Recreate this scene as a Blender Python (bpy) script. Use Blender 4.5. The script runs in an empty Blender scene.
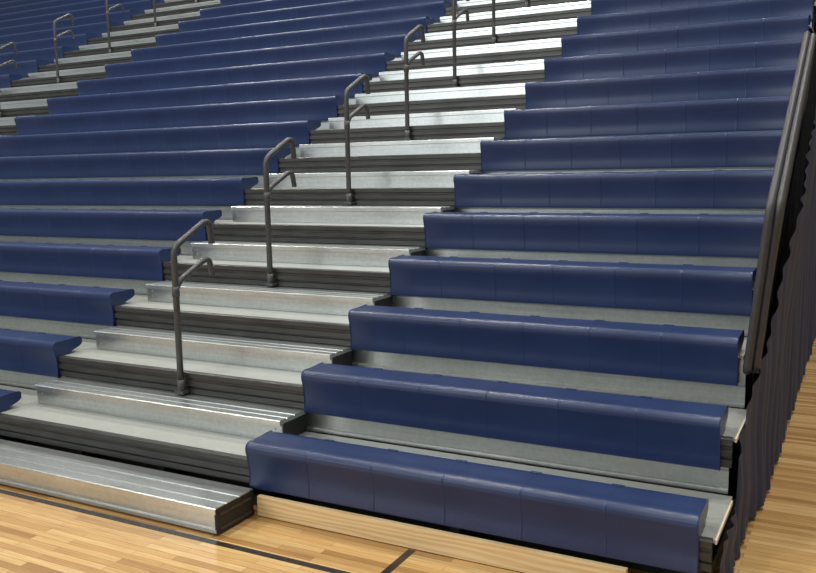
import bpy, bmesh, math, random
from mathutils import Vector, Matrix
random.seed(7)
scene=bpy.context.scene
scene.view_settings.view_transform='Standard'
D=0.66; R=0.3424; Z1=0.4955; L=2.865; W=2.611; S=6.217
T1=Z1-0.13; NR=28
XL3=-W-S-W; S3=14.35
XMIN=XL3-S3

# ---------------- materials ----------------
def newmat(name):
    m=bpy.data.materials.new(name); m.use_nodes=True
    nt=m.node_tree; b=nt.nodes['Principled BSDF']
    return m,nt,b
def N(nt,t,**k):
    n=nt.nodes.new(t)
    for a,v in k.items():
        if a in n.inputs: n.inputs[a].default_value=v
        else: setattr(n,a,v)
    return n
def ramp(nt,fac,stops):
    r=nt.nodes.new('ShaderNodeValToRGB')
    e=r.color_ramp.elements
    e[0].position,e[0].color=stops[0][0],(*stops[0][1],1)
    e[1].position,e[1].color=stops[-1][0],(*stops[-1][1],1)
    for p,c in stops[1:-1]:
        x=e.new(p); x.color=(*c,1)
    nt.links.new(fac,r.inputs['Fac']); return r
def coords(nt,scale=(1,1,1)):
    tc=nt.nodes.new('ShaderNodeTexCoord'); mp=nt.nodes.new('ShaderNodeMapping')
    mp.inputs['Scale'].default_value=scale
    nt.links.new(tc.outputs['Object'],mp.inputs['Vector']); return mp.outputs['Vector']
def bump(nt,b,h,s,d=0.01):
    n=nt.nodes.new('ShaderNodeBump'); n.inputs['Strength'].default_value=s; n.inputs['Distance'].default_value=d
    nt.links.new(h,n.inputs['Height']); nt.links.new(n.outputs['Normal'],b.inputs['Normal'])

def noise_mat(name,c1,c2,scale=(1,1,1),ns=8,rough=(0.4,0.5),metal=0,bs=0.1,bd=0.004,detail=4,ns2=120):
    m,nt,b=newmat(name); v=coords(nt,scale)
    n=N(nt,'ShaderNodeTexNoise',Scale=ns,Detail=detail); nt.links.new(v,n.inputs['Vector'])
    r=ramp(nt,n.outputs['Fac'],[(0.3,c1),(0.7,c2)]); nt.links.new(r.outputs['Color'],b.inputs['Base Color'])
    rr=N(nt,'ShaderNodeMapRange'); rr.inputs['To Min'].default_value=rough[0]; rr.inputs['To Max'].default_value=rough[1]
    nt.links.new(n.outputs['Fac'],rr.inputs['Value']); nt.links.new(rr.outputs['Result'],b.inputs['Roughness'])
    b.inputs['Metallic'].default_value=metal
    if bs>0:
        n2=N(nt,'ShaderNodeTexNoise',Scale=ns2,Detail=2); nt.links.new(v,n2.inputs['Vector'])
        bump(nt,b,n2.outputs['Fac'],bs,bd)
    return m
navy=noise_mat('navy_plastic',(0.0065,0.021,0.080),(0.009,0.027,0.100),ns=3,rough=(0.28,0.37),bs=0.3,bd=0.002,ns2=160)
curtainM=noise_mat('navy_curtain_vinyl',(0.012,0.022,0.066),(0.018,0.030,0.088),ns=4,rough=(0.5,0.62),bs=0.1)
darkm=noise_mat('dark_aluminium_nosing',(0.038,0.038,0.036),(0.064,0.064,0.06),scale=(0.4,3,3),ns=10,rough=(0.3,0.42),metal=0.35,bs=0.05)
railM=noise_mat('charcoal_powder_coat',(0.062,0.062,0.064),(0.082,0.082,0.084),ns=20,rough=(0.38,0.45),metal=0.3,bs=0.1,bd=0.001,ns2=300)
guardM=noise_mat('dark_grey_coat',(0.036,0.036,0.040),(0.050,0.050,0.055),ns=20,rough=(0.45,0.55),metal=0.15,bs=0)
blackM=noise_mat('black_steel',(0.012,0.012,0.013),(0.025,0.025,0.026),ns=10,rough=(0.5,0.6),metal=0.2,bs=0)
deckM=noise_mat('grey_deck_coating',(0.31,0.32,0.29),(0.36,0.37,0.34),scale=(1,1,1),ns=25,rough=(0.32,0.42),bs=0.1,bd=0.001,ns2=250)
plyM=noise_mat('plywood_edge',(0.6,0.5,0.36),(0.74,0.66,0.5),scale=(1,1,40),ns=3,rough=(0.6,0.7),bs=0)
wallM=noise_mat('painted_wall',(0.5,0.5,0.47),(0.56,0.56,0.53),ns=2,rough=(0.7,0.8),bs=0.05)

def galv(name,lo,hi,rl,rh,metal=0.85,spang=0.16):
    m,nt,b=newmat(name); v=coords(nt)
    vo=N(nt,'ShaderNodeTexVoronoi',Scale=45); nt.links.new(v,vo.inputs['Vector'])
    sep=N(nt,'ShaderNodeSeparateColor'); nt.links.new(vo.outputs['Color'],sep.inputs['Color'])
    n=N(nt,'ShaderNodeTexNoise',Scale=1.6,Detail=2); nt.links.new(v,n.inputs['Vector'])
    v2=coords(nt,(0.3,9,14)); n2=N(nt,'ShaderNodeTexNoise',Scale=4,Detail=3); nt.links.new(v2,n2.inputs['Vector'])
    def mul(x,k,add=None):
        a=N(nt,'ShaderNodeMath',operation='MULTIPLY_ADD'); a.inputs[1].default_value=k; a.inputs[2].default_value=0
        nt.links.new(x,a.inputs[0])
        if add is not None: nt.links.new(add,a.inputs[2])
        return a.outputs[0]
    f=mul(sep.outputs[0],spang,mul(n.outputs['Fac'],0.4*(1-spang),mul(n2.outputs['Fac'],0.6*(1-spang))))
    r=ramp(nt,f,[(0.2,lo),(0.8,hi)]); nt.links.new(r.outputs['Color'],b.inputs['Base Color'])
    rr=N(nt,'ShaderNodeMapRange'); rr.inputs['To Min'].default_value=rl; rr.inputs['To Max'].default_value=rh
    nt.links.new(f,rr.inputs['Value']); nt.links.new(rr.outputs['Result'],b.inputs['Roughness'])
    b.inputs['Metallic'].default_value=metal
    bump(nt,b,n2.outputs['Fac'],0.04,0.003)
    return m
galvM=galv('galvanised_steel',(0.44,0.465,0.455),(0.68,0.71,0.695),0.25,0.36)

def woodstrip(name):
    m,nt,b=newmat(name); v=coords(nt)
    br=N(nt,'ShaderNodeTexBrick',Scale=1.0); br.offset=0.37; br.offset_frequency=2; br.squash=1
    br.inputs['Brick Width'].default_value=0.75; br.inputs['Row Height'].default_value=0.057
    br.inputs['Mortar Size'].default_value=0.0012; br.inputs['Mortar Smooth'].default_value=0.1
    br.inputs['Color1'].default_value=(0,0,0,1); br.inputs['Color2'].default_value=(1,1,1,1); br.inputs['Mortar'].default_value=(0.0,0,0,1)
    nt.links.new(v,br.inputs['Vector'])
    r=ramp(nt,br.outputs['Color'],[(0,(0.40,0.215,0.07)),(0.35,(0.56,0.335,0.12)),(0.7,(0.66,0.42,0.165)),(1,(0.74,0.51,0.225))])
    v2=coords(nt,(1.2,26,1)); n=N(nt,'ShaderNodeTexNoise',Scale=3,Detail=6); nt.links.new(v2,n.inputs['Vector'])
    g=ramp(nt,n.outputs['Fac'],[(0.3,(0.78,0.72,0.66)),(0.65,(1.05,1.03,1.0))])
    mx=nt.nodes.new('ShaderNodeMix'); mx.data_type='RGBA'; mx.blend_type='MULTIPLY'; mx.inputs[0].default_value=1
    nt.links.new(r.outputs['Color'],mx.inputs[6]); nt.links.new(g.outputs['Color'],mx.inputs[7])
    mo=nt.nodes.new('ShaderNodeMix'); mo.data_type='RGBA'; nt.links.new(br.outputs['Fac'],mo.inputs[0])
    nt.links.new(mx.outputs[2],mo.inputs[6]); mo.inputs[7].default_value=(0.2,0.1,0.04,1)
    nt.links.new(mo.outputs[2],b.inputs['Base Color'])
    b.inputs['Roughness'].default_value=0.25
    b.inputs['Coat Weight'].default_value=0.5; b.inputs['Coat Roughness'].default_value=0.12
    return m
floorM=woodstrip('maple_strip_floor')
lineM=noise_mat('black_court_paint',(0.02,0.015,0.01),(0.035,0.025,0.02),ns=20,rough=(0.25,0.3),bs=0)
def pine():
    m,nt,b=newmat('pine_board'); v=coords(nt,(0.7,1,9))
    n=N(nt,'ShaderNodeTexNoise',Scale=4,Detail=5,Distortion=1.2); nt.links.new(v,n.inputs['Vector'])
    w=N(nt,'ShaderNodeTexWave',Scale=1.2,Distortion=9,Detail=2); w.bands_direction='Z'; nt.links.new(v,w.inputs['Vector'])
    a=N(nt,'ShaderNodeMath',operation='MULTIPLY_ADD'); a.inputs[1].default_value=0.4; nt.links.new(w.outputs['Fac'],a.inputs[0])
    h=N(nt,'ShaderNodeMath',operation='MULTIPLY'); h.inputs[1].default_value=0.6; nt.links.new(n.outputs['Fac'],h.inputs[0]); nt.links.new(h.outputs[0],a.inputs[2])
    r=ramp(nt,a.outputs[0],[(0.2,(0.68,0.45,0.20)),(0.7,(0.86,0.65,0.36))]); nt.links.new(r.outputs['Color'],b.inputs['Base Color'])
    b.inputs['Roughness'].default_value=0.5; return m
pineM=pine()

# ---------------- mesh helpers ----------------
def mkobj(name,bm,mats,parent=None,smooth=False,recalc=True):
    if recalc: bmesh.ops.recalc_face_normals(bm,faces=bm.faces)
    me=bpy.data.meshes.new(name); bm.to_mesh(me); bm.free()
    for m in mats: me.materials.append(m)
    if smooth:
        for p in me.polygons: p.use_smooth=True
    ob=bpy.data.objects.new(name,me); scene.collection.objects.link(ob)
    if parent: ob.parent=parent
    return ob
def box(bm,x0,x1,y0,y1,z0,z1,mi=0,bev=0):
    vs=[bm.verts.new((x,y,z)) for x in (x0,x1) for y in (y0,y1) for z in (z0,z1)]
    fs=[]
    for idx in ((0,1,3,2),(4,6,7,5),(0,4,5,1),(2,3,7,6),(0,2,6,4),(1,5,7,3)):
        f=bm.faces.new([vs[i] for i in idx]); f.material_index=mi; fs.append(f)
    if bev>0:
        es=list({e for f in fs for e in f.edges})
        r=bmesh.ops.bevel(bm,geom=es,offset=bev,segments=2,affect='EDGES',profile=0.6)
        for f in r['faces']: f.material_index=mi
def extrude_profile(bm,pts,xs,mi=0,cap=True,smooth_faces=False):
    loops=[]
    for x,ins in xs:
        lp=[]
        for i,(y,z) in enumerate(pts):
            a=Vector(pts[i-1]); b=Vector(pts[i]); c=Vector(pts[(i+1)%len(pts)])
            d1=(b-a).normalized(); d2=(c-b).normalized()
            n=Vector((d1.y+d2.y,-(d1.x+d2.x))); n=n.normalized() if n.length>1e-6 else n
            lp.append(bm.verts.new((x,y-n.x*ins,z-n.y*ins)))
        loops.append(lp)
    k=len(pts)
    for a,b in zip(loops[:-1],loops[1:]):
        for i in range(k):
            f=bm.faces.new((a[i],a[(i+1)%k],b[(i+1)%k],b[i])); f.material_index=mi; f.smooth=smooth_faces
    if cap:
        for lp in (loops[0],loops[-1]):
            f=bm.faces.new(lp); f.material_index=mi

def tube(bm,path,r,seg=10,mi=0,caps=True,sx=1.0):
    path=[Vector(p) for p in path]; rings=[]
    ref=Vector((1,0,0))
    for i,p in enumerate(path):
        if i==0: t=path[1]-p
        elif i==len(path)-1: t=p-path[i-1]
        else: t=(path[i+1]-p).normalized()+(p-path[i-1]).normalized()
        t.normalize()
        u=ref-t*ref.dot(t)
        if u.length<1e-3: u=Vector((0,1,0))-t*t.y
        u.normalize(); w=t.cross(u)
        rings.append([bm.verts.new(p+r*(sx*math.cos(2*math.pi*j/seg)*u+math.sin(2*math.pi*j/seg)*w)) for j in range(seg)])
    for a,b in zip(rings[:-1],rings[1:]):
        for j in range(seg):
            f=bm.faces.new((a[j],a[(j+1)%seg],b[(j+1)%seg],b[j])); f.smooth=True; f.material_index=mi
    if caps:
        for q in (rings[0],rings[-1]):
            f=bm.faces.new(q); f.material_index=mi
def fillet(pts,rad,n=6):
    pts=[Vector(p) for p in pts]; out=[pts[0]]
    for i in range(1,len(pts)-1):
        a=(pts[i-1]-pts[i]); c=(pts[i+1]-pts[i]); rr=min(rad,a.length*0.48,c.length*0.48)
        p0=pts[i]+a.normalized()*rr; p2=pts[i]+c.normalized()*rr
        for k in range(n+1):
            t=k/n; out.append((1-t)**2*p0+2*t*(1-t)*pts[i]+t*t*p2)
    out.append(pts[-1]); return out

# ---------------- benches ----------------
SEATP=[(0.30,-0.016),(0.285,-0.002),(0.24,0.0),(0.16,-0.006),(0.09,-0.007),(0.045,-0.005),(0.022,-0.010),(0.006,-0.022),(0.0,-0.040),(0.002,-0.065),
       (0.012,-0.10),(0.022,-0.15),(0.029,-0.20),(0.030,-0.25),(0.024,-0.295),(0.026,-0.316),(0.036,-0.32),
       (0.050,-0.315),(0.066,-0.30),(0.078,-0.24),(0.098,-0.185),(0.135,-0.135),(0.19,-0.10),(0.27,-0.075),(0.30,-0.055)]
SEATP=SEATP[::-1]
def bench_mesh(length,nm):
    bm=bmesh.new(); w=length/nm; g=0.0002
    for i in range(nm):
        a=i*w+g; b=(i+1)*w-g
        s=0.0009
        xs=[(a,s if i else 0.006),(a+0.002,0.0001 if i else 0.003),(a+0.010,0),(b-0.010,0),(b-0.002,0.0001 if i<nm-1 else 0.003),(b,s if i<nm-1 else 0.006)]
        extrude_profile(bm,SEATP,xs,0,smooth_faces=True)
        c=a
        if i: box(bm,c-0.035,c+0.035,0.262,0.286,-0.004,0.0035,0,0.002)
    nb=max(2,nm//2+1)
    for k in range(nb):
        x=0.12+(length-0.24)*k/(nb-1)
        box(bm,x-0.02,x+0.02,0.10,0.26,-0.129,-0.085,1)
    bmesh.ops.recalc_face_normals(bm,faces=bm.faces)
    for e in bm.edges:
        if len(e.link_faces)==2 and e.calc_face_angle(0)>0.9: e.smooth=False
    me=bpy.data.meshes.new('bench_mesh'); bm.to_mesh(me); bm.free()
    me.materials.append(navy); me.materials.append(blackM)
    return me
mR=bench_mesh(L+0.015,6); mL=bench_mesh(S,13); m3=bench_mesh(S3,30)
for i in range(NR):
    for me,x in ((mR,-0.015),(mL,-W-S),(m3,XL3-S3)):
        ob=bpy.data.objects.new('bleacher_bench',me); scene.collection.objects.link(ob)
        ob.location=(x,i*D,Z1+i*R)

# ---------------- platform ----------------
plat=bpy.data.objects.new('telescopic_bleacher_platform',None); scene.collection.objects.link(plat)
NP0=[(0.03,0.003),(-0.004,0.003),(-0.014,-0.004),(-0.014,-0.040),(-0.002,-0.048),(-0.002,-0.062),(-0.014,-0.068),(-0.014,-0.105),(0.006,-0.112),(0.006,-0.122),(-0.004,-0.128),(-0.004,-0.168),(0.004,-0.175),(0.03,-0.175)][::-1]
for i in range(NR):
    y=i*D; T=T1+i*R
    XR=L+0.08 if i<2 else L+0.025
    bm=bmesh.new()
    box(bm,XMIN,XR-0.01,y+0.07,y+D+0.06,T-0.02,T-0.001,0)
    box(bm,XR-0.01,XR,y+0.07,y+D+0.0,T-0.025,T-0.001,1)
    mkobj('deck_%d'%(i+1),bm,[deckM,plyM],plat)
    bm=bmesh.new()
    NP=[(yy+0.052+y,zz+T) for yy,zz in NP0]
    extrude_profile(bm,NP,[(XMIN,0),(XR-0.02,0)],0)
    mkobj('deck_nosing_%d'%(i+1),bm,[darkm],plat)
    bm=bmesh.new()
    yr=y+D+0.085
    pr=[(yr,T-0.001),(yr,T+0.02),(yr+0.012,T+0.03),(yr+0.012,T+0.135),(yr,T+0.145),(yr,T+R-0.03),(yr+0.02,T+R-0.03),(yr+0.02,T-0.001)][::-1]
    extrude_profile(bm,pr,[(XMIN,0),(XR-0.04,0)],0)
    x=XR-0.09
    while x>-9:
        bmesh.ops.create_cone(bm,cap_ends=True,segments=6,radius1=0.009,radius2=0.009,depth=0.008,matrix=Matrix.Translation((x,yr-0.002,T+0.152))@Matrix.Rotation(math.pi/2,4,'X'))
        x-=0.955
    mkobj('riser_%d'%(i+1),bm,[galvM],plat)
bm=bmesh.new()
for x in [L-0.02,1.45,0.05,-0.9,-1.75,-W-0.05,-W-2,-W-4,-W-S+0.1]:
    for i in range(NR):
        y=i*D+0.12; z=T1+i*R-0.03
        box(bm,x-0.03,x+0.03,y,y+0.05,0.0,z,0)
    box(bm,x-0.04,x+0.04,0.12,NR*D,0.03,0.1,0)
mkobj('support_frames',bm,[blackM],plat)
bm=bmesh.new()
box(bm,XMIN,L-0.1,0.32,0.34,0.0,T1-0.03,0)
mkobj('hollow_shade_sheet',bm,[blackM],plat)  # black sheet stands in for shade in the hollow under the front deck

for a,b in ((0.06,L-0.36),(-W-S,-W)):
    bm=bmesh.new(); box(bm,a,b,0.0,0.038,0.004,0.14,0,0.003)
    mkobj('wooden_kickboard',bm,[pineM])

# ---------------- aisle steps ----------------
def step_mesh(w,depth,h):
    bm=bmesh.new()
    p=[(0.006,-h),(0.006,-0.045),(-0.014,-0.040),(-0.014,-0.006),(-0.008,0.0),(0.06,0.0),(0.063,-0.008),(0.076,-0.008),(0.079,0.0),(0.15,0.0),(0.153,-0.008),(0.166,-0.008),(0.169,0.0),(depth,0.0),(depth,-0.03),
       (0.02,-0.03),(0.02,-h)]
    extrude_profile(bm,p[::-1],[(0,0),(w,0)],0)
    for x in (0.001,w-0.011):
        box(bm,x,x+0.01,0.022,depth-0.01,-h,-0.03,1)
    for x in (0.06,w-0.06):
        for z in (-0.07,-0.12):
            bmesh.ops.create_cone(bm,cap_ends=True,segments=8,radius1=0.008,radius2=0.008,depth=0.008,matrix=Matrix.Translation((x,0.003,z))@Matrix.Rotation(math.pi/2,4,'X'))
    bmesh.ops.recalc_face_normals(bm,faces=bm.faces)
    me=bpy.data.meshes.new('step_mesh'); bm.to_mesh(me); bm.free()
    me.materials.append(galvM); me.materials.append(blackM); return me
sm=step_mesh(W-0.08,0.31,0.165)
for x0 in (-W+0.05,XL3+0.05):
    for i in range(NR-1):
        ob=bpy.data.objects.new('aisle_step',sm); scene.collection.objects.link(ob)
        ob.location=(x0,(i+1)*D-0.285+0.04,T1+i*R+0.166)
def front_step(x0,x1):
    bm=bmesh.new(); h=0.185; y0=-0.37; y1=0.0
    p=[(y0+0.006,0.012),(y0-0.006,0.02),(y0-0.006,0.04),(y0+0.008,0.048),(y0+0.008,h-0.045),(y0-0.01,h-0.04),(y0-0.01,h-0.006),(y0-0.004,h),(y0+0.085,h),(y0+0.088,h-0.008),(y0+0.102,h-0.008),(y0+0.105,h),(y0+0.21,h),(y0+0.213,h-0.008),(y0+0.227,h-0.008),(y0+0.23,h),(y1,h),(y1,h-0.03),(y0+0.03,h-0.03),(y0+0.03,0.012)]
    extrude_profile(bm,p[::-1],[(x0,0),(x1,0)],0)
    for x in (x0-0.001,x1-0.011):
        box(bm,x,x+0.014,y0-0.004,y1-0.002,0.012,h-0.008,2)
        box(bm,x-0.003,x+0.019,y0+0.03,y1-0.03,0.03,0.05,1)
        box(bm,x-0.003,x+0.019,y0+0.03,y1-0.03,h-0.06,h-0.04,1)
    for x in (x0+0.1,x1-0.1):
        for y in (y0+0.05,y1-0.05):
            box(bm,x-0.03,x+0.03,y-0.02,y+0.02,0.0,0.013,1)
    mkobj('portable_aisle_step',bm,[galvM,darkm,blackM])
front_step(-W-0.35,0.03); front_step(XL3+0.1,-W-S-0.1)

# ---------------- handrails ----------------
def rail_mesh():
    bm=bmesh.new(); r=0.0255
    H=1.08
    main=fillet([(0,0,0.02),(0,0,H+0.06),(0,0.36,H+0.24),(0,0.42,H+0.23),(0,0.44,H+0.06)],0.075,8)
    tube(bm,main,r)
    mid=fillet([(0,0,H-0.27),(0,0.05,H-0.20),(0,0.33,H-0.07),(0,0.40,H-0.07),(0,0.43,H-0.20)],0.05,8)
    tube(bm,mid,r*0.92)
    tube(bm,[(0,0,-0.02),(0,0,0.10)],0.03)
    box(bm,-0.045,0.045,-0.03,0.05,-0.012,0.012,0,0.004)
    tube(bm,[(0,0,H-0.32),(0,0,H-0.24)],0.03)
    bmesh.ops.recalc_face_normals(bm,faces=bm.faces)
    me=bpy.data.meshes.new('handrail_mesh'); bm.to_mesh(me); bm.free()
    me.materials.append(railM); return me
rm=rail_mesh()
for x in (-1.21,XL3+1.38):
    for i in range(1,NR-1,2):
        ob=bpy.data.objects.new('aisle_handrail',rm); scene.collection.objects.link(ob)
        ob.location=(x+(0.04 if i==1 else -0.05 if i==3 else 0),i*D-0.005,Z1+i*R-0.28)

# ---------------- end guard rail: two nested self-storing panels, leaning outward ----------------
bm=bmesh.new()
LEAN=0.10
def panel(bm,x,i0,i1,off,H):
    za=T1+i0*R-0.10+off*R/D; ya=i0*D+off; yb=i1*D+0.02; sl=R/D
    zb=za+(yb-ya)*sl; xt=x+LEAN
    fr=fillet([(x,ya+0.1,za+0.1*sl),(x,ya,za),(xt,ya,za+H),(xt,yb,zb+H),(x,yb,zb),(x,ya+0.1,za+0.1*sl)],0.08,6)
    tube(bm,fr,0.026)
    y=ya+0.05
    while y<yb-0.03:
        z=za+(y-ya)*sl
        tube(bm,[(x,y,z),(xt,y,z+H)],0.015,6)
        y+=0.036
panel(bm,L+0.055,2,6,0.0,1.04)
panel(bm,L+0.10,2,6,0.04,1.02)
for k in range(2,7):
    zz=T1+k*R
    box(bm,L+0.03,L+0.125,k*D+0.05,k*D+0.12,zz-0.10,zz-0.05,0,0.004)
mkobj('end_guard_rail',bm,[guardM])

# ---------------- end curtain ----------------
bm=bmesh.new(); ny=900; y0=0.10; y1=NR*D+0.2
prev=None
for k in range(ny+1):
    y=y0+(y1-y0)*k/ny
    base=L+0.105+0.045*min(1,max(0,(y-1.2)/0.5))
    amp=0.010
    up=0 if y<1.7 else min(1,(y-1.7)/0.8)
    x=base+amp*math.sin(y*2*math.pi/0.18+1.5*math.sin(y*3.1))+0.005*math.sin(y*21)
    ztop=T1+(y/D-0.15)*R-0.05+up*0.38
    if y<D: ztop=min(ztop,T1-0.03)
    zbot=0.012+0.02*abs(math.sin(y*9))
    col=[]
    for j in range(9):
        t=j/8; fl=1+0.9*(1-t)**2
        xo=up*0.10*max(0,t*1.6-0.6)
        col.append(bm.verts.new((base+xo+(x-base)*fl+0.008*math.sin(5*y+7*t),y,zbot+(ztop-zbot)*t)))
    if prev:
        for j in range(8):
            f=bm.faces.new((prev[j],col[j],col[j+1],prev[j+1])); f.smooth=True
    prev=col
mkobj('end_curtain',bm,[curtainM],smooth=True)

# ---------------- room ----------------
X0,X1,Y0,Y1,HZ=-30,16,-24,NR*D+0.35,15
bm=bmesh.new(); box(bm,X0,X1,Y0,Y1,-0.1,0,0); mkobj('floor',bm,[floorM])
bm=bmesh.new(); box(bm,X0,X1,Y1,Y1+0.2,0,HZ,0); mkobj('wall_back',bm,[wallM])
bm=bmesh.new(); box(bm,X1,X1+0.2,Y0,Y1,0,HZ,0); mkobj('wall_right',bm,[wallM])
bm=bmesh.new()
box(bm,-20,12,-0.47,-0.42,0,0.0015,0)
box(bm,1.2,1.25,-0.42,-0.01,0,0.0015,0)
box(bm,-20,12,-4.2,-4.15,0,0.0015,0)
mkobj('court_line_marking',bm,[lineM])

# ---------------- light ----------------
wd=bpy.data.worlds.new('World'); scene.world=wd; wd.use_nodes=True
bg=wd.node_tree.nodes['Background']; bg.inputs[0].default_value=(0.88,0.94,1.0,1); bg.inputs[1].default_value=0.40
def area(name,loc,target,sx,sy,e,col):
    l=bpy.data.lights.new(name,'AREA'); l.shape='RECTANGLE'; l.size=sx; l.size_y=sy; l.energy=e; l.color=col
    o=bpy.data.objects.new(name,l); scene.collection.objects.link(o); o.location=loc
    o.rotation_euler=(Vector(target)-Vector(loc)).to_track_quat('-Z','Y').to_euler()
area('window_daylight',(-11,-22,9),(-2,6,3),11,7,1350,(0.93,0.98,1.0))
for x in (-12,-4,4):
    for y in (-6,3,10):
        area('high_bay_lamp',(x,y,13.5),(x,y,0),1.0,1.0,470,(1.0,0.96,0.88))

# ---------------- camera ----------------
cam=bpy.data.cameras.new('Camera'); co=bpy.data.objects.new('Camera',cam); scene.collection.objects.link(co)
yaw,pitch,roll=-0.4908,-0.1357,-0.0185
cy,sy=math.cos(yaw),math.sin(yaw);cp,sp=math.cos(pitch),math.sin(pitch)
fw=Vector((sy*cp,cy*cp,sp));rt=Vector((cy,-sy,0));up=rt.cross(fw)
cr,sr=math.cos(roll),math.sin(roll)
rt,up=cr*rt+sr*up,-sr*rt+cr*up
M=Matrix((rt,up,-fw)).transposed().to_4x4(); M.translation=Vector((3.5385,-4.3285,2.2670))
co.matrix_world=M
cam.sensor_width=36; cam.lens=859.49/816*36; cam.clip_end=200
scene.camera=co
